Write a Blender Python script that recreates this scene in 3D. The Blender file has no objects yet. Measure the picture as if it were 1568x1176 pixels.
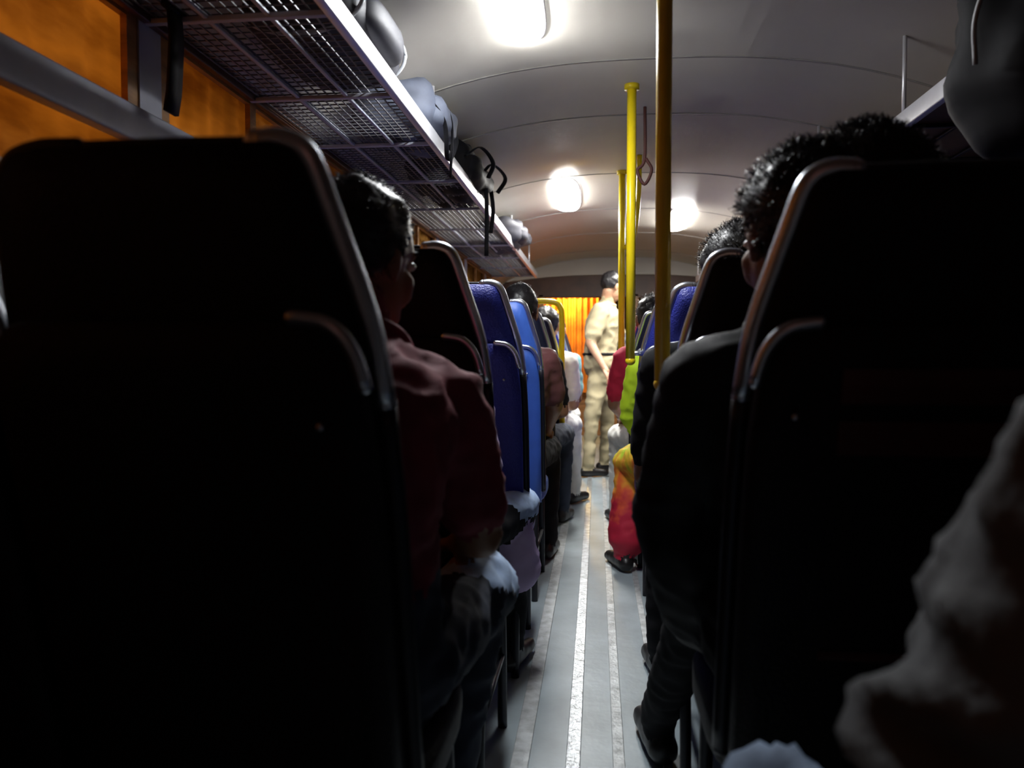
import bpy, bmesh, math, random
from mathutils import Vector, Matrix, noise
random.seed(7)
V = Vector
scn = bpy.context.scene
COL = scn.collection

# ------------------------------------------------------------------ materials
def M(name, col, rough=.6, metal=0., var=.15, scale=8, bump=0., bscale=60, spec=.5, stretch=(1,1,1)):
    m = bpy.data.materials.new(name); m.use_nodes = True
    nt = m.node_tree; N = nt.nodes; L = nt.links
    b = N['Principled BSDF']
    b.inputs['Roughness'].default_value = rough
    b.inputs['Metallic'].default_value = metal
    b.inputs['Specular IOR Level'].default_value = spec
    tc = N.new('ShaderNodeTexCoord'); mp = N.new('ShaderNodeMapping')
    mp.inputs['Scale'].default_value = stretch
    L.new(tc.outputs['Object'], mp.inputs['Vector'])
    nz = N.new('ShaderNodeTexNoise'); nz.inputs['Scale'].default_value = scale
    nz.inputs['Detail'].default_value = 4
    L.new(mp.outputs[0], nz.inputs['Vector'])
    r = N.new('ShaderNodeValToRGB')
    r.color_ramp.elements[0].position = .3; r.color_ramp.elements[1].position = .7
    r.color_ramp.elements[0].color = [c*(1-var) for c in col]+[1]
    r.color_ramp.elements[1].color = [min(1, c*(1+var)) for c in col]+[1]
    L.new(nz.outputs['Fac'], r.inputs[0]); L.new(r.outputs[0], b.inputs['Base Color'])
    if bump:
        n2 = N.new('ShaderNodeTexNoise'); n2.inputs['Scale'].default_value = bscale
        L.new(mp.outputs[0], n2.inputs['Vector'])
        bp = N.new('ShaderNodeBump'); bp.inputs['Strength'].default_value = bump
        bp.inputs['Distance'].default_value = .01
        L.new(n2.outputs['Fac'], bp.inputs['Height']); L.new(bp.outputs[0], b.inputs['Normal'])
    return m

def emit(name, col, s):
    m = bpy.data.materials.new(name); m.use_nodes = True
    nt = m.node_tree; nt.nodes.clear()
    e = nt.nodes.new('ShaderNodeEmission'); o = nt.nodes.new('ShaderNodeOutputMaterial')
    e.inputs[0].default_value = (*col, 1); e.inputs[1].default_value = s
    nt.links.new(e.outputs[0], o.inputs[0]); return m

def curtain_mat(name):
    m = bpy.data.materials.new(name); m.use_nodes = True
    nt = m.node_tree; N = nt.nodes; L = nt.links; N.clear()
    tc = N.new('ShaderNodeTexCoord'); mp = N.new('ShaderNodeMapping'); mp.inputs['Scale'].default_value = (1, 1.0, 3.0)
    nz = N.new('ShaderNodeTexNoise'); nz.inputs['Scale'].default_value = 2.6; nz.inputs['Detail'].default_value = 5
    r = N.new('ShaderNodeValToRGB')
    r.color_ramp.elements[0].position = .38; r.color_ramp.elements[0].color = (.18, .07, .015, 1)
    r.color_ramp.elements[1].position = .68; r.color_ramp.elements[1].color = (.58, .29, .07, 1)
    d = N.new('ShaderNodeBsdfDiffuse'); t = N.new('ShaderNodeBsdfTranslucent'); mx = N.new('ShaderNodeMixShader'); mx.inputs[0].default_value = .5
    o = N.new('ShaderNodeOutputMaterial')
    L.new(tc.outputs['Object'], mp.inputs[0]); L.new(mp.outputs[0], nz.inputs[0]); L.new(nz.outputs['Fac'], r.inputs[0])
    L.new(r.outputs[0], d.inputs[0]); L.new(r.outputs[0], t.inputs[0])
    L.new(d.outputs[0], mx.inputs[1]); L.new(t.outputs[0], mx.inputs[2]); L.new(mx.outputs[0], o.inputs[0])
    return m

def saree_mat():
    m = bpy.data.materials.new('saree_cloth'); m.use_nodes = True
    nt = m.node_tree; N = nt.nodes; L = nt.links; b = N['Principled BSDF']; b.inputs['Roughness'].default_value = .7
    tc = N.new('ShaderNodeTexCoord'); sp = N.new('ShaderNodeSeparateXYZ'); L.new(tc.outputs['Object'], sp.inputs[0])
    nz = N.new('ShaderNodeTexNoise'); nz.inputs['Scale'].default_value = 14; L.new(tc.outputs['Object'], nz.inputs[0])
    ma = N.new('ShaderNodeMath'); ma.operation = 'MULTIPLY_ADD'; ma.inputs[1].default_value = .45
    L.new(nz.outputs['Fac'], ma.inputs[0]); L.new(sp.outputs[2], ma.inputs[2])
    r = N.new('ShaderNodeValToRGB'); e = r.color_ramp.elements
    e[0].position = .50; e[0].color = (.50, .01, .04, 1)
    e[1].position = .86; e[1].color = (.55, .78, .02, 1)
    x = e.new(.62); x.color = (.80, .12, .03, 1)
    x = e.new(.74); x.color = (.92, .50, .03, 1)
    L.new(ma.outputs[0], r.inputs[0]); L.new(r.outputs[0], b.inputs['Base Color'])
    return m

m_nearshade = M('near_shade_vinyl', (.0085, .0060, .0075), .6, bump=.3, bscale=200, spec=.25)  # vinyl of the near seats, the shade on them put into the colour
m_navy = M('navy_vinyl', (.012, .014, .045), .5, bump=.3, bscale=200, spec=.35)
m_blue = M('royal_blue_vinyl', (.020, .030, .28), .45, bump=.3, bscale=200)
m_lblue = M('light_blue_vinyl', (.05, .14, .55), .5)
m_chrome = M('chrome_tube', (.70, .73, .80), .32, 1., .05)
m_steel = M('painted_steel_grey', (.42, .44, .52), .45, .1)
m_dsteel = M('dark_steel', (.03, .03, .036), .4, .6)
m_alu = M('aluminium_strip', (.60, .64, .67), .42, .8, .3, 30, .4, 90)
m_strip = M('worn_strip', (.46, .49, .50), .5, .3, .3, 25, .3, 70)
m_rail = M('rack_rail_aluminium', (.80, .80, .84), .35, .5, .1)
m_ypole = M('yellow_pole_paint', (.90, .68, .01), .3, 0, .08)
m_opole = M('amber_pole_paint', (.92, .60, .03), .3, 0, .1)
m_ceil = M('ceiling_laminate', (.57, .54, .475), .45, 0, .06, 2)
m_seam = M('ceiling_seam', (.38, .36, .33), .6)
m_floor = M('floor_vinyl', (.31, .37, .40), .42, 0, .2, 4, .12, 30)
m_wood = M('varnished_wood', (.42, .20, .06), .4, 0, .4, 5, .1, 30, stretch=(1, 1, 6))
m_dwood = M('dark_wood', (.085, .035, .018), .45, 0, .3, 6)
m_panel = M('wall_panel', (.16, .12, .10), .6)
m_curt = curtain_mat('orange_curtain')
m_glass_dark = M('night_window_glass', (.01, .01, .014), .08, 0, .1)
m_lamp = emit('lamp_diffuser', (.96, .98, 1.0), 110)
m_lamp2 = emit('lamp_diffuser_middle', (1.0, .98, .94), 100)
m_lampr = emit('lamp_diffuser_far', (1.0, .98, .94), 100)
m_sod = emit('sodium_bulb', (1, .45, .06), 30)
m_skin = M('skin_brown', (.27, .13, .075), .5, 0, .1, 20)
m_skin2 = M('skin_tan', (.42, .23, .14), .5, 0, .1, 20)
m_hair = M('black_hair', (.008, .007, .008), .42, 0, .3, 60)
m_eye = M('eye_white', (.7, .68, .65), .2)
m_iris = M('eye_iris', (.02, .01, .008), .2)
m_lip = M('lips', (.28, .09, .07), .5)
m_shoe = M('black_leather', (.012, .01, .01), .4)
m_maroon = M('maroon_shirt', (.21, .022, .042), .8, 0, .2, 20)
m_brownsh = M('brown_maroon_shirt', (.13, .04, .04), .8)
m_redsh = M('crimson_shirt', (.50, .012, .05), .8)
m_jacket = M('black_jacket', (.007, .007, .009), .7, spec=.3)
m_dark = M('charcoal_cloth', (.008, .008, .010), .85, spec=.2)
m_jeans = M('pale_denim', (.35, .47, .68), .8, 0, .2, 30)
m_jeans2 = M('washed_denim', (.26, .35, .50), .8, 0, .2, 30)
m_djeans = M('dark_denim', (.02, .028, .05), .85)
m_lilac = M('lilac_cloth', (.50, .38, .62), .8)
m_white = M('white_cloth', (.75, .75, .72), .8)
m_khaki = M('khaki_cloth', (.45, .385, .235), .8, 0, .04)
m_teal = M('teal_cloth', (.20, .40, .42), .8)
m_grey = M('grey_jacket_cloth', (.13, .135, .14), .8, 0, .15, 12, .15, 80)
m_pocket = M('maroon_back_panel', (.075, .014, .011), .5, 0, .3, 12)
m_saree = saree_mat()
m_bagg = M('slate_bag_fabric', (.11, .125, .17), .7, 0, .2, 15)
m_bagd = M('charcoal_bag_fabric', (.035, .035, .045), .6, 0, .2, 15)
m_bagb = M('black_bag_fabric', (.006, .006, .008), .7, 0, .2, 15, spec=.25)
m_pipe = M('grey_piping', (.45, .47, .5), .4)
m_wire = M('rack_wire', (.16, .16, .17), .45, .3)

# ------------------------------------------------------------------ geometry
def orth(d):
    d = d.normalized(); u = V((0, 0, 1)) if abs(d.z) < .9 else V((0, 1, 0))
    a = d.cross(u).normalized(); return a, a.cross(d).normalized()

def capsule(a, b, ra, rb, seg=14, hr=4):
    a = V(a); b = V(b); d = (b-a)
    if d.length < 1e-6: d = V((0, 0, 1e-4))
    dn = d.normalized(); x, y = orth(dn); vs = []; fs = []; rings = []
    for i in range(1, hr+1):
        t = math.pi/2*i/hr; rings.append((a-dn*ra*math.cos(t), ra*math.sin(t)))
    for i in range(hr, 0, -1):
        t = math.pi/2*i/hr; rings.append((b+dn*rb*math.cos(t), rb*math.sin(t)))
    vs.append(a-dn*ra)
    for c, r in rings:
        for k in range(seg):
            an = 2*math.pi*k/seg; vs.append(c+x*(r*math.cos(an))+y*(r*math.sin(an)))
    vs.append(b+dn*rb); n = len(rings)
    for k in range(seg):
        fs.append((0, 1+(k+1) % seg, 1+k)); e = 1+(n-1)*seg; fs.append((len(vs)-1, e+k, e+(k+1) % seg))
    for i in range(n-1):
        for k in range(seg):
            p = 1+i*seg; fs.append((p+k, p+(k+1) % seg, p+seg+(k+1) % seg, p+seg+k))
    return vs, fs

def ellip(c, rad, R=None, seg=20, rings=14, p=2., nz=0, nf=8):
    R = R or Matrix.Identity(3); c = V(c); vs = []; fs = []
    def pt(u):
        s = (abs(u.x)**p+abs(u.y)**p+abs(u.z)**p)**(-1/p); w = u*s
        q = V((w.x*rad[0], w.y*rad[1], w.z*rad[2]))
        if nz: q = q+u*nz*noise.noise(q*nf+c*3)
        return c+R @ q
    vs.append(pt(V((0, 0, 1))))
    for i in range(1, rings):
        t = math.pi*i/rings
        for k in range(seg):
            a = 2*math.pi*k/seg; vs.append(pt(V((math.sin(t)*math.cos(a), math.sin(t)*math.sin(a), math.cos(t)))))
    vs.append(pt(V((0, 0, -1)))); n = rings-1
    for k in range(seg):
        fs.append((0, 1+k, 1+(k+1) % seg)); e = 1+(n-1)*seg; fs.append((len(vs)-1, e+(k+1) % seg, e+k))
    for i in range(n-1):
        for k in range(seg):
            q = 1+i*seg; fs.append((q+k, q+seg+k, q+seg+(k+1) % seg, q+(k+1) % seg))
    return vs, fs

def crom(pts, sub=6):
    pts = [V(p) for p in pts]
    if len(pts) < 3: return pts
    P = [pts[0]*2-pts[1]]+pts+[pts[-1]*2-pts[-2]]; out = []
    for i in range(1, len(P)-2):
        for s in range(sub):
            t = s/sub; a, b, c, d = P[i-1], P[i], P[i+1], P[i+2]
            out.append(.5*((2*b)+(c-a)*t+(2*a-5*b+4*c-d)*t*t+(3*b-a-3*c+d)*t**3))
    out.append(pts[-1]); return out

def tube(pts, r, seg=10, sub=6, flat=None):
    P = crom(pts, sub); vs = []; fs = []; T = [(P[min(i+1, len(P)-1)]-P[max(i-1, 0)]).normalized() for i in range(len(P))]
    x, y = orth(T[0])
    for i, p in enumerate(P):
        x = (x-T[i]*x.dot(T[i])).normalized(); y = T[i].cross(x)
        for k in range(seg):
            a = 2*math.pi*k/seg; vs.append(p+x*(r*math.cos(a))+y*((flat or r)*math.sin(a)))
    for i in range(len(P)-1):
        for k in range(seg):
            q = i*seg; fs.append((q+k, q+(k+1) % seg, q+seg+(k+1) % seg, q+seg+k))
    fs.append(tuple(range(seg-1, -1, -1))); fs.append(tuple(range(len(vs)-seg, len(vs))))
    return vs, fs

def box(lo, hi):
    x0, y0, z0 = lo; x1, y1, z1 = hi
    v = [V(p) for p in [(x0,y0,z0),(x1,y0,z0),(x1,y1,z0),(x0,y1,z0),(x0,y0,z1),(x1,y0,z1),(x1,y1,z1),(x0,y1,z1)]]
    return v, [(0,3,2,1),(4,5,6,7),(0,1,5,4),(1,2,6,5),(2,3,7,6),(3,0,4,7)]

def rbox(lo, hi, bev=.01, seg=3):
    v, f = box(lo, hi); bm = bmesh.new(); bv = [bm.verts.new(p) for p in v]
    for q in f: bm.faces.new([bv[i] for i in q])
    bmesh.ops.bevel(bm, geom=bm.edges[:], offset=bev, segments=seg, affect='EDGES', profile=.5)
    bm.verts.index_update(); vs = [p.co.copy() for p in bm.verts]; fs = [tuple(w.index for w in q.verts) for q in bm.faces]; bm.free()
    return vs, fs

def loft(secs, seg=24, p=2.4):
    vs = []; fs = []
    for c, xv, yv in secs:
        for k in range(seg):
            a = 2*math.pi*k/seg; ca, sa = math.cos(a), math.sin(a)
            s = (abs(ca)**p+abs(sa)**p)**(-1/p); vs.append(c+xv*(ca*s)+yv*(sa*s))
    n = len(secs)
    for i in range(n-1):
        for k in range(seg):
            q = i*seg; fs.append((q+k, q+(k+1) % seg, q+seg+(k+1) % seg, q+seg+k))
    fs.append(tuple(range(seg-1, -1, -1))); fs.append(tuple(range((n-1)*seg, n*seg)))
    return vs, fs

class Acc:
    def __init__(s): s.v = []; s.f = []; s.mi = []; s.mats = []; s.sm = []
    def slot(s, m):
        if m not in s.mats: s.mats.append(m)
        return s.mats.index(m)
    def add(s, vf, m, smooth=True):
        o = len(s.v); s.v += [V(p) for p in vf[0]]
        s.f += [tuple(i+o for i in q) for q in vf[1]]
        if callable(m): s.mi += [s.slot(m(q, vf[0])) for q in vf[1]]
        else: s.mi += [s.slot(m)]*len(vf[1])
        s.sm += [smooth]*len(vf[1]); return s
    def mesh(s, name, mirror=False):
        me = bpy.data.meshes.new(name)
        if mirror: me.from_pydata([(-p.x, p.y, p.z) for p in s.v], [], [tuple(reversed(f)) for f in s.f])
        else: me.from_pydata([tuple(p) for p in s.v], [], s.f)
        for m in s.mats: me.materials.append(m)
        me.polygons.foreach_set('material_index', s.mi); me.polygons.foreach_set('use_smooth', s.sm); me.update(); return me
    def obj(s, name, parent=None):
        o = bpy.data.objects.new(name, s.mesh(name)); COL.objects.link(o)
        if parent: o.parent = parent
        return o

def empty(name, loc=(0, 0, 0)):
    e = bpy.data.objects.new(name, None); e.empty_display_size = .1; e.location = loc; COL.objects.link(e); return e

def remesh(parts, vox, sm=3):
    a = Acc()
    for p in parts: a.add(p, m_skin)
    me = a.mesh('tmp'); o = bpy.data.objects.new('tmp', me); COL.objects.link(o)
    md = o.modifiers.new('r', 'REMESH'); md.mode = 'VOXEL'; md.voxel_size = vox
    s = o.modifiers.new('s', 'SMOOTH'); s.iterations = sm; s.factor = .5
    bpy.context.view_layer.update()
    dg = bpy.context.evaluated_depsgraph_get(); ev = o.evaluated_get(dg); m2 = bpy.data.meshes.new_from_object(ev)
    vs = [v.co.copy() for v in m2.vertices]; ns = [v.normal.copy() for v in m2.vertices]; fs = [tuple(p.vertices) for p in m2.polygons]
    bpy.data.objects.remove(o); bpy.data.meshes.remove(me); bpy.data.meshes.remove(m2)
    return vs, fs, ns

# ------------------------------------------------------------------ people
def hand(acc, w, d, n, skin, s=1., curl=.5, thumb=1):
    w = V(w); d = V(d).normalized(); n = V(n); n = (n-d*n.dot(d)).normalized(); lat = d.cross(n)
    R = Matrix((lat, d, n)).transposed()
    P = [ellip(w+d*.045*s, (.040*s, .052*s, .015*s), R, 16, 10, 2.6), capsule(w-d*.02, w+d*.02*s, .026*s, .025*s)]
    for i, (o, ln) in enumerate(zip((.030, .0105, -.0100, -.0300), (.070, .080, .074, .058))):
        p = w+d*(.085-.006*abs(i-1))*s+lat*o*s*thumb; ang = 0
        for k, fr in enumerate((.45, .32, .25)):
            ang += curl*(.55 if k == 0 else .8)
            q = p+(d*math.cos(ang)+n*math.sin(ang))*ln*fr*s
            P.append(capsule(p, q, (.0092-.0008*k)*s, (.0087-.0008*k)*s, 10, 3)); p = q
    p = w+d*.022*s+lat*.028*thumb*s; q = p+(d*.6+lat*.75*thumb+n*.2).normalized()*.038*s
    P.append(capsule(p, q, .013*s, .011*s, 10, 3)); t = q+(d*.9+lat*.25*thumb+n*.3).normalized()*.030*s
    P.append(capsule(q, t, .0105*s, .0085*s, 10, 3))
    vs, fs, _ = remesh(P, .0042, 2); acc.add((vs, fs), skin)

def hairline(y):
    T = [(-.2, -.07), (-.04, -.05), (.0, -.012), (.03, .03), (.06, .055), (.2, .07)]
    for (a, b), (c, d) in zip(T, T[1:]):
        if y <= c: return b+(d-b)*(y-a)/(c-a)
    return .07

def head(acc, H, R, skin, style='short', strands=0, s=1., vol=1., slen=(.012, .026)):
    H = V(H); P = []
    def E(c, r): P.append(ellip(H+R @ (V(c)*s), [q*s for q in r], R))
    def C(a, b, ra, rb): P.append(capsule(H+R @ (V(a)*s), H+R @ (V(b)*s), ra*s, rb*s, 10, 3))
    E((0, -.012, .02), (.074, .094, .090)); E((0, .022, -.035), (.060, .066, .078)); E((0, .046, -.083), (.040, .040, .030))
    E((0, .03, .03), (.062, .062, .055))
    C((0, .088, .004), (0, .108, -.030), .009, .0135); C((-.012, .096, -.036), (.012, .096, -.036), .009, .009)
    C((-.036, .076, .020), (.036, .076, .020), .011, .011); C((-.018, .084, -.060), (.018, .084, -.060), .009, .009)
    C((-.042, .055, -.03), (-.035, .06, -.05), .02, .02); C((.042, .055, -.03), (.035, .06, -.05), .02, .02)
    for x in (-1, 1):
        E((x*.076, -.008, -.010), (.009, .018, .030)); E((x*.074, -.004, -.034), (.008, .010, .012))
    vs, fs, _ = remesh(P, .0052, 3); acc.add((vs, fs), skin)
    for x in (-1, 1):
        acc.add(ellip(H+R @ (V((x*.031, .0800, .003))*s), (.0135*s, .010*s, .0085*s), R, 14, 10), m_eye)
        acc.add(ellip(H+R @ (V((x*.031, .0885, .003))*s), (.0055*s, .003*s, .0055*s), R, 12, 8), m_iris)
        acc.add(tube([H+R @ (V(q)*s) for q in ((x*.014, .088, .022), (x*.032, .089, .028), (x*.050, .076, .022))], .0035*s, 8), m_hair)
    acc.add(tube([H+R @ (V(q)*s) for q in ((-.023, .083, -.060), (0, .094, -.057), (.023, .083, -.060))], .0045*s, 8), m_lip)
    rad = (.080*vol, .102*vol, .096*vol)
    vs, fs = ellip((0, 0, 0), rad, None, 56, 40); hv = []; ok = []
    for v in vs:
        p = v+V((0, -.018, .026)); h = p.z > hairline(p.y)+.006*noise.noise(p*60)
        if style == 'long' and p.y < -.01: h = p.z > -.09
        d = v.normalized()
        if h: p = p+d*(.006*noise.noise(p*28)+.004*noise.noise(p*70))
        else: p = V((0, -.018, .026))+v*.82
        ok.append(h); hv.append(H+R @ (p*s))
    acc.add((hv, fs), m_hair)
    if style == 'long':
        acc.add(tube([H+R @ (V(q)*s) for q in ((0, -.09, .0), (0, -.13, -.06), (.01, -.12, -.16), (0, -.11, -.28), (.01, -.12, -.38))], .028*s, 12), m_hair)
        acc.add(ellip(H+R @ V((0, -.115, -.02)), (.04, .035, .04), R, nz=.01, nf=40), m_hair)
    rv = random.Random(int(abs(H.x*1000+H.y*7000)))
    idx = [i for i in range(len(vs)) if ok[i]]; SV = []; SF = []
    for _ in range(strands):
        i = rv.choice(idx); c = H+R @ (V((0, -.018, .026))*s); root = hv[i]; nrm = (root-c).normalized()
        root = root+V([rv.uniform(-.006, .006) for _ in range(3)])-nrm*.004
        t = nrm.cross(V([rv.uniform(-1, 1) for _ in range(3)])).normalized(); ln = rv.uniform(*slen)*vol; w = .0009
        side = nrm.cross(t)*w; p0 = root; pts = [p0, p0+nrm*ln*.5+t*ln*.1, p0+nrm*ln*.8+t*ln*.5, p0+nrm*ln*.6+t*ln*.9]
        o = len(SV)
        for k, q in enumerate(pts): SV += [q-side*(1-k*.25), q+side*(1-k*.25)]
        SF += [(o+2*k, o+2*k+1, o+2*k+3, o+2*k+2) for k in range(3)]
    if SV: acc.add((SV, SF), m_hair)

def person(name, org, hd, shirt, pants, skin=m_skin, J=None, scale=1., lean=0, slean=0, hyaw=0, hpitch=0, hroll=0,
           long_sleeve=False, style='short', strands=0, vol=1., shoe=m_shoe, extra=(), loose=1., curl=.6, fold=.004, slen=(.012, .026), belt=None, ff=1.):
    J = J or {}
    B = dict(pel=(0, 0, .56), waist=(0, -.03, .70), chest=(0, -.04, .86), nb=(0, -.015, 1.045), head=(0, .025, 1.20),
             shL=(-.175, -.02, .985), shR=(.175, -.02, .985), elL=(-.225, .06, .72), elR=(.225, .06, .72),
             wrL=(-.13, .27, .665), wrR=(.13, .27, .665), hipL=(-.09, 0, .55), hipR=(.09, 0, .55),
             knL=(-.12, .43, .54), knR=(.12, .43, .54), anL=(-.12, .42, .10), anR=(.12, .42, .10))
    up = ('waist', 'chest', 'nb', 'head', 'shL', 'shR', 'elL', 'elR', 'wrL', 'wrR')
    Rz = Matrix.Rotation(math.radians(hd), 3, 'Z'); Rl = Matrix.Rotation(math.radians(-lean), 3, 'X') @ Matrix.Rotation(math.radians(slean), 3, 'Y')
    W = {}
    for k, p in B.items():
        p = V(p); pel = V(B['pel'])
        if k in up: p = pel+Rl @ (p-pel)
        p.x *= scale; p.y *= scale
        if p.z > .45: p.z = .45+(p.z-.45)*scale
        W[k] = V(org)+Rz @ p
    for k, p in J.items(): W[k] = V(p)
    s = scale; px = (W['hipR']-W['hipL']).normalized(); cx = (W['shR']-W['shL']).normalized()
    keys = [(W['pel']+(W['pel']-W['waist']).normalized()*.09, .135, .10, px), (W['pel'], .165, .125, px), (W['waist'], .15, .115, px),
            (W['chest'], .168, .122, cx), (W['chest'].lerp(W['nb'], .6), .165, .105, cx), (W['nb'].lerp(W['chest'], .12), .10, .075, cx), (W['nb']+(W['nb']-W['chest']).normalized()*.02, .055, .055, cx)]
    cs = crom([k[0] for k in keys], 4); ws = crom([V((k[1], k[2], 0)) for k in keys], 4); xs = crom([k[3] for k in keys], 4); secs = []
    for i, c in enumerate(cs):
        t = (cs[min(i+1, len(cs)-1)]-cs[max(i-1, 0)]).normalized(); x = xs[i]; x = (x-t*x.dot(t)).normalized(); y = t.cross(x)
        secs.append((c, x*ws[i].x*s*loose, y*ws[i].y*s*loose))
    parts = [loft(secs)]; segs = [(W['pel'], W['waist'].lerp(W['pel'], .5), .15, pants), (W['waist'], W['chest'], .14, shirt), (W['chest'], W['nb'], .10, shirt)]
    def C(a, b, ra, rb, m):
        parts.append(capsule(a, b, ra*s, rb*s, 16, 5)); segs.append((a, b, (ra+rb)/2*s, m))
    Rh = Matrix.Rotation(math.radians(hd+hyaw), 3, 'Z') @ Matrix.Rotation(math.radians(hpitch), 3, 'X') @ Matrix.Rotation(math.radians(hroll), 3, 'Y')
    C(W['nb'], W['head']+Rh @ V((0, -.022, -.055)), .054, .052, skin)
    for S in 'LR':
        sh, el, wr, hp, kn, an = [W[k+S] for k in ('sh', 'el', 'wr', 'hip', 'kn', 'an')]
        C(W['nb'].lerp(W['chest'], .25), sh, .07*loose, .062*loose, shirt)
        if long_sleeve:
            C(sh, el, .064*loose, .052*loose, shirt); C(el, wr, .050*loose, .036*loose, shirt)
        else:
            mid = sh.lerp(el, .72); C(sh, mid, .066*loose, .060*loose, shirt); C(mid, el, .046, .042, skin); C(el, wr, .042, .027, skin)
        C(hp, kn, .092, .068, pants); C(kn, an, .062, .047, pants)
        f = (kn-hp); f.z = 0
        if f.length < .15: f = Rz @ V((0, 1, 0))
        f.normalize(); fl = V((an.x, an.y, .042))
        C(fl-f*.045, fl+f*.06, .040, .038, shoe); C(fl+f*.05, fl+f*.15-V((0, 0, .008)), .036, .030, shoe)
    for e in extra:
        parts.append(capsule(e[0], e[1], e[2], e[3], 18, 5)); segs.append((V(e[0]), V(e[1]), (e[2]+e[3])/2, e[4]))
    vs, fs, ns = remesh(parts, .013, 4); acc = Acc()
    def near(p):
        best = 1e9; m = shirt
        for a, b, r, mm in segs:
            ab = b-a; t = max(0, min(1, (p-a).dot(ab)/max(ab.length_squared, 1e-9))); d = (p-(a+ab*t)).length-r
            if d < best: best = d; m = mm
        return m
    vm = [near(p) for p in vs]; out = []
    for p, n, m in zip(vs, ns, vm):
        if m not in (skin, shoe):
            q = V((p.x*14, p.y*14, p.z*22))*ff; a = 1-abs(noise.noise(q+V((3, 1, 7)))*2)
            p = p+n*(fold*(a-.5)*1.6+.5*fold*noise.noise(q*2.3))
        out.append(p)
    acc.add((out, fs), lambda q, _: vm[q[0]])
    for S in 'LR':
        d = (W['wr'+S]-W['el'+S]).normalized(); n = V((0, 0, -1)) if abs(d.z) < .8 else (W['hipR']-W['hipL'])*(1 if S == 'L' else -1)
        nn = (n-d*n.dot(d)).normalized(); lat = d.cross(nn); mid = (W['hipR']-W['hipL'])*(1 if S == 'L' else -1)
        hand(acc, W['wr'+S]+d*.012, d, n, skin, s, curl, 1 if lat.dot(mid) > 0 else -1)
    c = W['nb']; ax = (W['nb']-W['chest']).normalized(); y = ax.cross(cx).normalized()
    ring = [c+ax*.012+(cx*math.cos(a)+y*math.sin(a))*.066*s for a in [2*math.pi*i/12 for i in range(13)]]
    acc.add(tube(ring, .012, 8, 3), shirt)
    if belt:
        c = W['pel'].lerp(W['waist'], .55); ax = (W['waist']-W['pel']).normalized(); y = ax.cross(px).normalized()
        ring = [c+px*math.cos(a)*.161*loose*s+y*math.sin(a)*.124*loose*s for a in [2*math.pi*i/24 for i in range(25)]]
        v2, f2 = tube(ring, .012, 10, 2); acc.add((v2, f2), belt)
    head(acc, W['head'], Rh, skin, style, strands, s, vol, slen)
    return acc.obj(name)

# ------------------------------------------------------------------ room shell
XL, XR, YB, YF = -1.05, 1.45, -1.3, 9.7
xc = (XL+XR)/2; hw = (XR-XL)/2
def cz(x): return 2.07-.28*abs((x-xc)/hw)**2.6
a = Acc(); a.add(box((XL-.05, YB, -.06), (XR+.05, YF, 0)), m_floor, False); a.obj('floor')
st = Acc()
for x, w, mm in ((-.055, .018, m_alu), (.057, .015, m_strip), (-.185, .022, m_strip), (.175, .012, m_strip)):
    st.add(rbox((x-w, YB+.05, 0), (x+w, 8.5, .006), .002, 2), mm, False)
st.obj('trim_floor_strips')
vs = []; fs = []; n = 40; ys = [YB, YF]
for i in range(n+1):
    x = XL-.03+(XR-XL+.06)*i/n
    for y in ys: vs += [V((x, y, cz(min(max(x, XL), XR)))), V((x, y, cz(min(max(x, XL), XR))+.04))]
for i in range(n):
    o = i*4; q = o+4
    fs += [(o, q, q+2, o+2), (o+1, o+3, q+3, q+1), (o, o+1, q+1, q), (o+2, q+2, q+3, o+3)]
fs += [(0, 2, 3, 1), (4*n, 4*n+1, 4*n+3, 4*n+2)]
a = Acc(); a.add((vs, fs), m_ceil); a.obj('ceiling')
a = Acc()
for y in (.3, 1.35, 2.85, 3.5, 4.6, 5.7, 6.8, 7.9):
    pts = [V((x, y, cz(x)-.001)) for x in [XL+(XR-XL)*i/24 for i in range(25)]]
    vs = []; fs = []
    for p in pts: vs += [p+V((0, -.007, 0)), p+V((0, .007, 0)), p+V((0, .005, -.0025)), p+V((0, -.005, -.0025))]
    for i in range(24):
        o = i*4
        for k in range(4): fs.append((o+k, o+(k+1) % 4, o+4+(k+1) % 4, o+4+k))
    a.add((vs, fs), m_seam)
a.obj('trim_ceiling_seams')
posts = [-.36, .68, 1.74, 2.85, 3.95, 5.05, 6.15, 7.25, 8.35]
def sidewall(name, x0, x1, top, m_up):
    a = Acc(); a.add(box((x0, YB, 0), (x1, YF, .88)), m_panel, False); a.add(box((x0, YB, 1.80), (x1, YF, top)), m_up, False)
    for y in posts: a.add(box((x0, y-.045, .88), (x1, y+.045, 1.80)), m_steel, False)
    a.add(box((x0, YB, .88), (x1, YB+.2, 1.8)), m_panel, False); a.add(box((x0, 9.3, .88), (x1, YF, 1.8)), m_panel, False)
    a.obj(name)
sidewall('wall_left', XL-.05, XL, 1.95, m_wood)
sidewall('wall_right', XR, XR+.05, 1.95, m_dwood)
edges = [YB+.2]+posts+[9.3]
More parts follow.
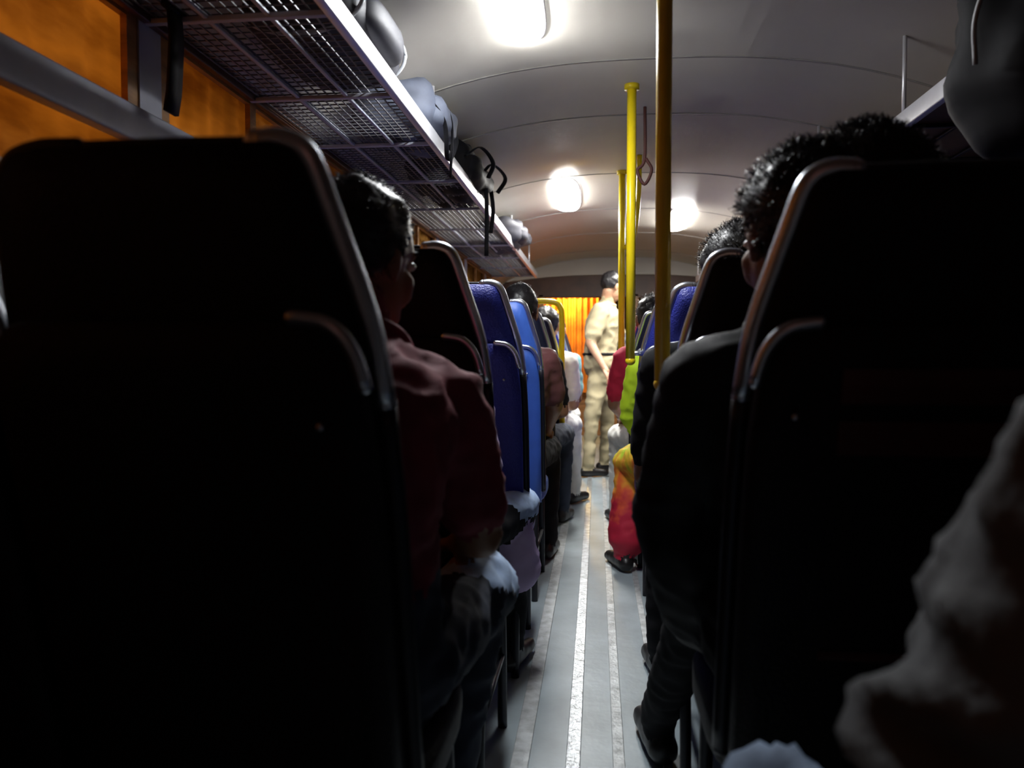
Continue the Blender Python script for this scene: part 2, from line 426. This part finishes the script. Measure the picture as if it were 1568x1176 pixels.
for i in range(len(edges)-1):
    y0 = edges[i]+.045; y1 = edges[i+1]-.045; a = Acc()
    vs = []; fs = []; k = 60
    for j in range(k+1):
        y = y0+(y1-y0)*j/k; x = XL-.03+.005*math.sin(j*.55)+.003*math.sin(j*1.3)
        vs += [V((x, y, .88)), V((x, y, 1.80))]
    for j in range(k): fs.append((2*j, 2*j+2, 2*j+3, 2*j+1))
    a.add((vs, fs), m_curt)
    for yy in (y0+.02, y1-.02, (y0+y1)/2): a.add(box((XL-.02, yy-.02, .88), (XL-.004, yy+.02, 1.8)), m_wood, False)
    for zz in (.90, 1.34, 1.78): a.add(box((XL-.022, y0, zz-.014), (XL-.006, y1, zz+.014)), m_wood, False)
    a.obj('window_%d' % (i+1))
    a = Acc(); a.add(box((XR+.02, y0, .88), (XR+.03, y1, 1.8)), m_glass_dark, False)
    a.add(box((XR+.005, y0, 1.3), (XR+.04, y1, 1.325)), m_dsteel, False)
    a.obj('window_%d' % (i+20))
a = Acc(); a.add(rbox((XL, YB+.1, 1.475), (XL+.035, 8.5, 1.555), .006), m_steel); a.obj('trim_window_rail')
a = Acc(); a.add(box((XL-.05, YB-.05, 0), (XR+.05, YB, 2.1)), m_panel, False); a.obj('wall_back')
a = Acc()
a.add(box((XL-.05, YF, 0), (XR+.05, YF+.05, 1.0)), m_wood, False); a.add(box((XL-.05, YF, 1.72), (XR+.05, YF+.05, 2.1)), m_dwood, False)
a.add(box((XL-.05, YF, 1.0), (-.98, YF+.05, 1.72)), m_wood, False); a.add(box((1.35, YF, 1.0), (XR+.05, YF+.05, 1.72)), m_wood, False)
a.add(box((.15, YF, 1.0), (.22, YF+.05, 1.72)), m_wood, False)
a.obj('wall_front')
a = Acc(); a.add(box((-.98, YF+.02, 1.0), (1.35, YF+.03, 1.72)), m_glass_dark, False); a.obj('window_40')
a = Acc(); a.add(rbox((XL, 8.55, 1.64), (XR, 8.62, 1.90), .01), m_dwood, False)
vs = []; fs = []
for i in range(33):
    x = XL+(XR-XL)*i/32; zb = 1.885-.08*abs((x-xc)/hw)**2.6
    vs += [V((x, 8.50, zb)), V((x, 8.50, cz(x))), V((x, 8.66, cz(x))), V((x, 8.66, zb))]
for i in range(32):
    o = 4*i
    for k in range(4): fs.append((o+k, o+(k+1) % 4, o+4+(k+1) % 4, o+4+k))
a.add((vs, fs), m_ceil, False)
for x in (-.62, .42): a.add(rbox((x-.03, 8.55, 0), (x+.03, 8.62, 1.68), .008), m_wood, False)
a.add(rbox((XL, 8.56, .0), (-.30, 8.61, 1.12), .008), m_wood, False); a.add(rbox((.42, 8.56, .0), (XR, 8.61, 1.12), .008), m_wood, False)
a.obj('driver_cabin_partition')
a = Acc()
vs = []; fs = []
for j in range(121):
    x = -.95+1.0*j/120; y = 9.45+.03*math.sin(j*.75); vs += [V((x, y, .55)), V((x, y, 1.70))]
for j in range(120): fs.append((2*j, 2*j+2, 2*j+3, 2*j+1))
a.add((vs, fs), M('cab_glow_cloth', (.66, .26, .04), .7, 0, .4, 5)); a.add(tube([(-1.04, 9.45, 1.71), (.1, 9.45, 1.71)], .01), m_chrome); a.obj('cabin_glow_curtain')  # sheet whose orange colour carries the cabin's warm glow

def lamp(x, y, ln, wd, m):
    z = cz(x); e = empty('ceiling_lamp', (x, y, z)); a = Acc()
    a.add(ellip((0, 0, -.001), (wd+.010, ln+.012, .007), None, 40, 10, 3.2), m_rail); a.obj('housing', e)
    a = Acc(); a.add(ellip((0, 0, -.009), (wd, ln, .013), None, 40, 12, 3.0), m); a.obj('diffuser', e)
lamp(-.235, 2.33, .27, .066, m_lamp); lamp(-.21, 5.12, .50, .092, m_lamp2); lamp(.62, 6.10, .50, .098, m_lampr)
def added_lamp(x, y, z, p):  # unseen sodium lamp, added to light the left panes orange
    e = empty('added_street_lamp', (x, y, 0)); a = Acc()
    a.add(tube([(0, 0, -.9), (0, 0, z+.1), (.05, 0, z+.25), (.25, 0, z+.3)], .03), m_steel); a.add(ellip((.3, 0, z+.28), (.14, .07, .04)), m_steel); a.obj('pole', e)
    a = Acc(); a.add(ellip((.3, 0, z+.24), (.08, .05, .03)), m_sod); a.obj('bulb', e)
    l = bpy.data.lights.new('added_sodium_light', 'POINT'); l.energy = p; l.color = (1, .55, .14); l.shadow_soft_size = .08
    o = bpy.data.objects.new('added_sodium_light', l); COL.objects.link(o); o.parent = e; o.location = (.3, 0, z+.15)
added_lamp(-2.5, 1.2, 1.9, 75)
e = empty('cabin_lamp', (-.32, 9.15, 1.86)); a = Acc(); a.add(ellip((0, 0, 0), (.06, .06, .035)), m_sod); a.add(tube([(0, 0, .02), (0, 0, .12)], .02), m_steel); a.obj('bulb', e)
l = bpy.data.lights.new('cabin_light', 'POINT'); l.energy = 50; l.color = (1, .62, .16); l.shadow_soft_size = .05
o = bpy.data.objects.new('cabin_light', l); COL.objects.link(o); o.parent = e; o.location = (0, 0, -.08)
e = empty('added_red_lamp', (.15, YB+.05, 1.45)); a = Acc(); a.add(ellip((0, 0, 0), (.05, .02, .03)), emit('added_red_lens', (1, .1, .04), 1)); a.obj('lens', e)  # unseen lamp, added for a faint red glow on the near seat backs
l = bpy.data.lights.new('added_red_light', 'POINT'); l.energy = .35; l.color = (1, .38, .30); l.shadow_soft_size = .05
o = bpy.data.objects.new('added_red_light', l); COL.objects.link(o); o.parent = e; o.location = (0, .06, 0)

def pole(x, y, r, m, z0, sx, sz):
    a = Acc(); zt = cz(x); a.add(tube([(x, y, z0), (x, y, zt)], r, 16), m)
    a.add(tube([(x, y, zt-.02), (x, y, zt)], r*1.6, 16), m); a.add(ellip((x, y, z0), (r*1.1, r*1.1, r)), m)
    a.add(tube([(x, y, z0+.03), (sx, y+.01, z0+.03)], r*.6, 10), m_chrome); return a
pole(.137, 1.66, .0165, m_opole, .94, .195, 0).obj('grab_pole')
pole(.132, 3.12, .0185, m_ypole, .98, .195, 0).obj('grab_pole')
a = pole(.14, 4.55, .019, m_ypole, .96, .195, 0); a.add(tube([(.14, 4.55, 1.62), (.20, 4.5, 1.66), (.22, 4.3, 1.85), (.22, 4.2, cz(.22))], .014), m_ypole); a.obj('grab_pole')
a = Acc(); a.add(tube([(-.205, 4.56, .60), (-.205, 4.50, 1.0), (-.205, 4.49, 1.22), (-.215, 4.49, 1.28), (-.25, 4.49, 1.31), (-.36, 4.49, 1.315), (-.42, 4.49, 1.29), (-.43, 4.49, 1.21)], .017, 14), m_ypole); a.obj('seat_handrail')
a = Acc(); a.add(tube([(.20, 3.4, cz(.2)), (.20, 3.4, 1.85), (.17, 3.4, 1.80), (.20, 3.4, 1.74), (.23, 3.4, 1.80), (.205, 3.4, 1.85)], .007, 8), M('brown_strap', (.14, .05, .04), .6)); a.obj('hanging_strap')

def rack(xa, xb, z, y0, y1, bars, board=False):
    s = 1 if xa > xb else -1
    e = empty('luggage_rack'); a = Acc()
    a.add(rbox((xa-.012, y0, z-.02), (xa+.012, y1, z+.035), .004), m_rail); a.obj('front_rail', e)
    a = Acc(); a.add(rbox((min(xb, xb+s*.02), y0, z-.015), (max(xb, xb+s*.02), y1, z+.015), .003), m_dwood)
    for y in bars: a.add(rbox((min(xa, xb), y-.009, z-.016), (max(xa, xb), y+.009, z-.004), .002), m_dsteel if board else m_steel)
    for k in (.33, .66):
        x = xa+(xb-xa)*k; a.add(rbox((x-.006, y0, z-.012), (x+.006, y1, z-.002), .002), m_dsteel if board else m_steel)
    a.obj('frame', e)
    a = Acc()
    if board:
        a.add(rbox((xa+.01, y0, z-.002), (xb, y1, z+.008), .002), m_dwood, False); a.obj('board', e)
    else:
        nx = int(abs(xa-xb)/.026); ny = int((y1-y0)/.034); r = .0018
        for i in range(nx+1):
            x = xa+(xb-xa)*i/nx; a.add(box((x-r, y0, z), (x+r, y1, z+2*r)), m_wire, False)
        for j in range(ny+1):
            y = y0+(y1-y0)*j/ny; a.add(box((min(xa, xb), y-r, z+r), (max(xa, xb), y+r, z+3*r)), m_wire, False)
        a.obj('wire_mesh', e)
    a = Acc()
    for y in bars[::2]: a.add(tube([(xa, y, z), (xa, y, cz(xa))], .007, 8), m_rail)
    a.obj('hangers', e)
rack(-.60, XL, 1.785, .5, 7.6, [.6, 1.15, 1.72, 2.27, 2.8, 3.4, 4.05, 4.7, 5.4, 6.1, 6.8, 7.5])
rack(.95, XR, 1.725, 1.9, 7.6, [2.56, 3.0, 3.5, 4.05, 4.7, 5.4, 6.1, 6.8, 7.5], True)

# ------------------------------------------------------------------ seats (aisle side = +x, mirrored for the other side)
ZU = [.45, .60, .80, .95, 1.015, 1.06, 1.10, 1.15, 1.185, 1.202, 1.210]
WA = [.196, .197, .198, .194, .187, .177, .165, .150, .139, .128, .108]
WI = [.198, .200, .202, .202, .201, .199, .196, .190, .180, .165, .135]
ZL = [.40, .60, .80, .90, .97, 1.00, 1.02, 1.032, 1.036]
LA = [.196, .198, .199, .197, .190, .182, .170, .154, .134]
LI = [.198, .200, .202, .202, .200, .196, .188, .172, .150]
def off(z): return (1.21-z)*.24
def slab(Z, A, I, th, yo):
    out = [V((w, 0, z)) for z, w in zip(Z, A)]+[V((-w, 0, z)) for z, w in reversed(list(zip(Z, I)))]; n = len(out); c = V((0, 0, (Z[0]+Z[-1])/2))
    rings = []
    for sc, yy in ((.0001, -.62), (.5, -.6), (.85, -.54), (.955, -.45), (.99, -.25), (1, 0), (.99, .25), (.955, .45), (.85, .54), (.5, .6), (.0001, .62)):
        rings.append([V((p.x*(1-(1-sc)*(.5 if sc > .9 else 1)), 0, c.z+(p.z-c.z)*(1-(1-sc)*(.3 if sc > .9 else 1)))) + V((0, yy*th, 0)) for p in out])
    vs = []; fs = []
    for r in rings:
        for p in r: vs.append(V((p.x, p.y+yo+off(p.z), p.z)))
    for i in range(len(rings)-1):
        for k in range(n): q = i*n; fs.append((q+k, q+(k+1) % n, q+n+(k+1) % n, q+n+k))
    return vs, fs
a_up = Acc(); a_up.add(slab(ZU, WA, WI, .085, 0), m_blue)
a_lo = Acc(); a_lo.add(slab(ZL, LA, LI, .035, -.062), m_blue)
a_ch = Acc()
def side(Z, Wd, sx, zmin, zmax, yo, r, end, m, acc):
    pts = [V((sx*(w+.004), yo+off(z), z)) for z, w in zip(Z, Wd) if zmin <= z <= zmax]
    if end: pts.append(V((sx*end[0], yo+off(end[1]), end[1])))
    acc.add(tube(pts, r, 12, 4), m); acc.add(ellip(pts[-1], (r, r, r)), m); acc.add(ellip(pts[0], (r, r, r)), m)
side(ZU, WA, 1, .94, 2, -.02, .0125, (.088, 1.209), m_chrome, a_ch)
side(ZU, WA, 1, .4, .96, -.02, .0122, None, m_dsteel, a_ch)  # same tube further down, its fading reflection put in as dark steel
side(ZU, WI, -1, .4, 2, -.02, .009, (.10, 1.210), m_dsteel, a_ch)
side(ZL, LA, 1, .965, 2, -.075, .008, (.128, 1.037), m_chrome, a_ch)
a_ch.add(tube([(-.10, -.02, 1.210), (0, -.02, 1.2105), (.088, -.02, 1.209)], .006, 8), m_dsteel)
a_ch.add(ellip((.150, -.088+off(.93), .93), (.004, .004, .004)), m_chrome)
a_cu = Acc(); a_cu.add(ellip((0, .36, .425), (.205, .22, .05), None, 32, 16, 4.5), m_blue); a_cu.add(ellip((0, .20, .46), (.20, .05, .08), None, 24, 12, 3.5), m_blue)
a_pk = Acc()
for z0, z1 in ((.945, .985), (.885, .925), (.62, .632)):
    zz = [z0, (z0+z1)/2, z1]; yy = [-.0795+off(z)-(.003 if i == 1 else 0) for i, z in enumerate(zz)]
    vs = []; fs = []
    for i in range(3):
        for x in (-.165, .0, .10): vs.append(V((x, yy[i]-.006, zz[i])))
    for i in range(3):
        for x in (-.165, .0, .10): vs.append(V((x, yy[i]+.004, zz[i])))
    for i in range(2):
        for j in range(2): q = i*3+j; fs += [(q, q+1, q+4, q+3), (q+9, q+12, q+13, q+10)]
    for q in ((0, 9, 10, 1), (1, 10, 11, 2), (6, 7, 16, 15), (7, 8, 17, 16), (0, 3, 12, 9), (3, 6, 15, 12), (2, 11, 14, 5), (5, 14, 17, 8)): fs.append(q)
    a_pk.add((vs, fs), m_pocket, False)
a = Acc()
for x in (-.17, .17):
    a.add(tube([(x, .50, .39), (x, .52, .20), (x, .53, .0)], .013), m_dsteel); a.add(tube([(x, .16, .40), (x, .12, .20), (x, .10, .0)], .013), m_dsteel)
    a.add(tube([(x, .16, .40), (x, .50, .385)], .012), m_dsteel); a.add(tube([(x, .12, .20), (x, .52, .20)], .009), m_dsteel)
    a.add(tube([(x, .16, .40), (x, .13, .62)], .012), m_dsteel)
a.add(tube([(-.17, .16, .39), (.17, .16, .39)], .012), m_dsteel); a.add(tube([(-.17, .50, .385), (.17, .50, .385)], .012), m_dsteel)
SM = {}
for mir in (False, True):
    SM[mir] = [(nm, ac.mesh(nm, mir), rec) for nm, ac, rec in (('backrest', a_up, 1), ('back_shell', a_lo, 1), ('chrome_frame', a_ch, 0), ('cushion', a_cu, 1), ('legs', a, 0), ('back_panel', a_pk, 2))]
def seat(x, y, m):
    e = empty('bus_seat', (x, y, 0))
    for nm, me, rec in SM[x > 0]:
        if rec == 2 and not (.8 < y < 1.0 and x > 0): continue
        o = bpy.data.objects.new(nm, me); COL.objects.link(o); o.parent = e
        if rec == 1: o.material_slots[0].link = 'OBJECT'; o.material_slots[0].material = m
LM = [m_nearshade, m_nearshade, m_blue, m_lblue, m_navy, m_navy, m_blue, m_blue, m_navy]
for i in range(9):
    for x in (-.42, -.835): seat(x, .75+.75*i, LM[i])
RM = [m_nearshade, m_nearshade, m_blue, m_blue, m_navy, m_blue, m_blue, m_navy]
for i in range(8):
    for x in (.375, .79, 1.20): seat(x, .93+.73*i, RM[i])
seat(-.835, -.02, m_nearshade); seat(.40, -.12, m_nearshade); seat(.815, -.12, m_nearshade)

# ------------------------------------------------------------------ people placement
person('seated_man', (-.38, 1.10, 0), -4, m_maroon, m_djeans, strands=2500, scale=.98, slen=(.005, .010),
       J=dict(head=(-.372, 1.20, 1.155), nb=(-.360, 1.16, 1.01), shR=(-.235, 1.19, .925), shL=(-.50, 1.16, .955), elR=(-.195, 1.27, .70), wrR=(-.26, 1.46, .64),
              knR=(-.235, 1.52, .51), anR=(-.30, 1.50, .1)), hyaw=-22, hpitch=-8, fold=.006, loose=1.05, vol=1.05,
       extra=[((-.25, 1.44, .53), (-.232, 1.55, .53), .078, .076, m_jeans)])  # pale knee over dark legs puts lamp light and shade into the cloth
person('seated_woman', (-.46, 1.87, 0), -8, m_lilac, m_dark, m_skin2, scale=.80, lean=14, style='long',
       J=dict(knR=(-.25, 2.38, .50), anR=(-.26, 2.40, .1)), extra=[((-.27, 2.34, .47), (-.25, 2.38, .34), .075, .08, m_lilac), ((-.26, 2.30, .53), (-.235, 2.40, .53), .06, .06, m_jeans)])
person('seated_man', (-.40, 3.38, 0), -6, m_brownsh, m_dark, slean=5, strands=600, slen=(.005, .012), J=dict(elR=(-.19, 3.45, .78), shR=(-.225, 3.38, .97)), hyaw=10)
person('seated_woman', (-.40, 4.90, 0), -8, m_white, m_white, m_skin2, slean=7, style='long', J=dict(knR=(-.16, 5.15, .54), anR=(-.15, 5.2, .1)))
person('seated_man', (-.40, 4.13, 0), -5, m_dark, m_djeans, scale=.93, J=dict(knR=(-.19, 4.55, .54), anR=(-.20, 4.6, .1)))
person('seated_man', (-.40, 5.65, 0), -12, m_teal, m_white, slean=8)
person('seated_man', (.36, 1.22, 0), 6, m_jacket, m_dark, strands=4500, vol=1.05, scale=1.0, slen=(.010, .020),
       J=dict(head=(.298, 1.20, 1.180), nb=(.295, 1.17, 1.035), shL=(.165, 1.17, .950), shR=(.46, 1.17, .97), elL=(.118, 1.27, .74), wrL=(.17, 1.50, .66),
              knL=(.21, 1.52, .53), anL=(.155, 1.92, .10)), long_sleeve=True, loose=1.2, hyaw=12, hpitch=-4, extra=[((.14, 1.27, .70), (.18, 1.36, .56), .07, .07, m_jacket)])
person('seated_man', (.72, 1.24, 0), 20, m_dark, m_dark, strands=4500, scale=1.02, vol=1.08, slen=(.008, .016),
       J=dict(head=(.405, 1.30, 1.235), nb=(.46, 1.26, 1.08), chest=(.54, 1.24, .90), waist=(.65, 1.22, .72), shL=(.36, 1.34, .98), shR=(.63, 1.20, 1.00), elL=(.45, 1.5, .78), wrL=(.6, 1.6, .68)), hyaw=35)
person('seated_man', (.38, 1.98, 0), 8, m_dark, m_dark, strands=3000, slean=-6, J=dict(head=(.345, 1.99, 1.195)), vol=1.14, hyaw=15, slen=(.008, .016))
person('seated_woman', (.33, 3.42, 0), 18, m_saree, m_saree, m_skin2, scale=.96, style='long',
       J=dict(shL=(.185, 3.36, .945), elL=(.145, 3.44, .74), wrL=(.2, 3.6, .62), knL=(.14, 3.66, .50), knR=(.24, 3.78, .50), anL=(.12, 3.60, .10), anR=(.22, 3.72, .10)), long_sleeve=True,
       extra=[((.16, 3.64, .45), (.145, 3.60, .16), .075, .095, m_saree), ((.24, 3.75, .45), (.22, 3.70, .16), .08, .09, m_saree), ((.25, 3.5, .52), (.18, 3.64, .50), .11, .09, m_saree)])
person('seated_man', (.35, 4.20, 0), 8, m_redsh, m_white, slean=-8, strands=500,
       J=dict(shL=(.145, 4.16, .985), elL=(.095, 4.25, .74), wrL=(.14, 4.45, .66), knL=(.13, 4.60, .53), anL=(.12, 4.6, .1), head=(.285, 4.22, 1.20)))
person('seated_man', (.38, 5.6, 0), 0, m_white, m_djeans, strands=0)
cy = 6.5
person('bus_conductor', (.03, cy, 0), -75, m_khaki, m_khaki, m_skin2, strands=800, fold=.007, ff=.55, loose=1.15, slen=(.004, .008), belt=m_bagb,
       J=dict(pel=(.03, cy, .93), waist=(.03, cy, 1.08), chest=(.045, cy, 1.24), nb=(.080, cy-.01, 1.42), head=(.125, cy-.03, 1.575),
              shL=(.10, cy+.17, 1.365), shR=(.025, cy-.185, 1.355), elL=(.20, cy+.2, 1.15), wrL=(.36, cy+.1, 1.12),
              elR=(-.055, cy-.25, 1.10), wrR=(.06, cy-.36, .90), hipL=(.04, cy+.085, .92), hipR=(.03, cy-.085, .92),
              knL=(.09, cy+.16, .50), knR=(-.04, cy-.13, .50), anL=(.07, cy+.20, .10), anR=(-.07, cy-.15, .10)), hyaw=20, hpitch=-22)
person('seated_passenger', (.42, .17, 0), 0, m_grey, m_jeans2, m_skin, long_sleeve=True, loose=1.3, fold=.014, ff=.85,
       J=dict(waist=(.44, .18, .72), chest=(.47, .24, .88), nb=(.54, .28, 1.06), head=(.58, .26, 1.22), shL=(.368, .42, 1.04), shR=(.70, .26, 1.0),
              elL=(.255, .505, .80), wrL=(.36, .70, .70), hipL=(.33, .19, .55), knL=(.182, .745, .555), knR=(.47, .66, .56), anL=(.20, .70, .1), anR=(.48, .62, .1)),
       extra=[((.365, .43, .98), (.255, .50, .74), .075, .092, m_grey), ((.265, .50, .72), (.28, .50, .62), .092, .09, m_grey)])

# ------------------------------------------------------------------ luggage
def bag(name, c, size, m, hd=0, p=3.2, nz=.02, pip=True, straps=()):
    e = empty(name, c); R = Matrix.Rotation(math.radians(hd), 3, 'Z'); hx, hy, hz = [q/2 for q in size]
    a = Acc(); a.add(ellip((0, 0, 0), (hx, hy, hz), R, 48, 32, p, nz, 9), m); a.obj('body', e)
    a = Acc(); a.add(ellip(R @ V((hx*.55, 0, -hz*.15)), (hx*.62, hy*.62, hz*.58), R, 32, 20, 3.5, nz*.5, 12), m)
    if pip:
        for sy in (-.72, .72):
            pts = [R @ V((math.cos(t)*hx*1.01, sy*hy, math.sin(t)*hz*1.01)) for t in [2*math.pi*k/20 for k in range(21)]]
            a.add(tube(pts, .006, 8, 3), m_pipe)
        a.add(tube([R @ V((hx*.2, -hy*.35, hz*.95)), R @ V((hx*.2, -hy*.2, hz+.045)), R @ V((hx*.2, hy*.2, hz+.045)), R @ V((hx*.2, hy*.35, hz*.95))], .009, 8), m_bagb)
    a.obj('pocket_and_piping', e)
    if straps:
        a = Acc()
        for s in straps: a.add(tube(s, .011, 8, 6, .003), m_bagb)
        a.obj('straps', e)
    return e
bag('suitcase', (-.755, 2.12, 1.91), (.34, .58, .19), m_bagd, 0, 3.6, .006)
bag('backpack', (-.735, 2.90, 1.90), (.34, .56, .21), m_bagg, 0, 2.8, .035, False,
    straps=[[(.12, -.2, .03), (.18, -.12, -.05), (.17, .0, -.16), (.18, .12, -.05), (.12, .2, .03)], [(.15, -.05, .06), (.19, -.02, -.03), (.175, .03, -.22)]])
bag('duffel_bag', (-.73, 3.75, 1.885), (.34, .95, .19), m_bagb, 0, 2.6, .05, False,
    straps=[[(.15, -.35, .0), (.20, -.25, .06), (.24, -.12, .02), (.20, .0, -.02)], [(.17, .0, 0), (.2, .15, .08), (.25, .28, .04), (.2, .35, -.02)],
            [(.17, .1, 0), (.175, .12, -.15), (.17, .14, -.38)], [(.17, .3, 0), (.18, .32, -.12), (.17, .30, -.24)]])
bag('cloth_bag', (-.68, 5.55, 1.865), (.34, .8, .16), m_bagd, 0, 2.5, .06, False)
e = bag('hanging_backpack', (.985, 1.80, 1.65), (.44, .30, .48), m_bagb, 25, 2.8, .03, False,
    straps=[[(-.15, -.05, .20), (-.12, -.02, .30), (0, 0, cz(1.0)-1.65)]])
a = Acc(); a.add(tube([(-.14, -.21, .19), (-.21, -.18, .12), (-.235, -.14, .03), (-.225, -.12, -.06)], .005, 8), m_pipe); a.obj('piping', e)
a = Acc()
vs = []; fs = []
for i, (z, dx) in enumerate([(1.785, 0), (1.72, .004), (1.65, .0), (1.60, -.004), (1.555, -.012)]):
    vs += [V((-.955+dx, 1.665, z)), V((-.955+dx, 1.715, z)), V((-.965+dx, 1.715, z)), V((-.965+dx, 1.665, z))]
for i in range(4):
    for k in range(4): fs.append((4*i+k, 4*i+(k+1) % 4, 4*i+4+(k+1) % 4, 4*i+4+k))
fs += [(0, 3, 2, 1), (16, 17, 18, 19)]
a.add((vs, fs), m_bagb); a.add(tube([(-.96, 1.65, 1.785), (-.96, 1.73, 1.785)], .01), m_bagb); a.obj('hanging_belt')

# ------------------------------------------------------------------ world, camera
w = bpy.data.worlds.new('night'); scn.world = w; w.use_nodes = True
w.node_tree.nodes['Background'].inputs[0].default_value = (.01, .012, .02, 1); w.node_tree.nodes['Background'].inputs[1].default_value = .3
cam = bpy.data.cameras.new('camera'); cam.lens = 27.1; cam.sensor_width = 36; cam.clip_start = .02
co = bpy.data.objects.new('camera', cam); COL.objects.link(co); co.location = (0, 0, 1.0)
co.rotation_euler = (math.radians(90-2.1), 0, math.radians(6.3)); scn.camera = co
cam.dof.use_dof = True; cam.dof.focus_distance = 2.6; cam.dof.aperture_fstop = 3.2
scn.view_settings.view_transform = 'Standard'
print('FACES', sum(len(o.data.polygons) for o in bpy.data.objects if o.type == 'MESH'))
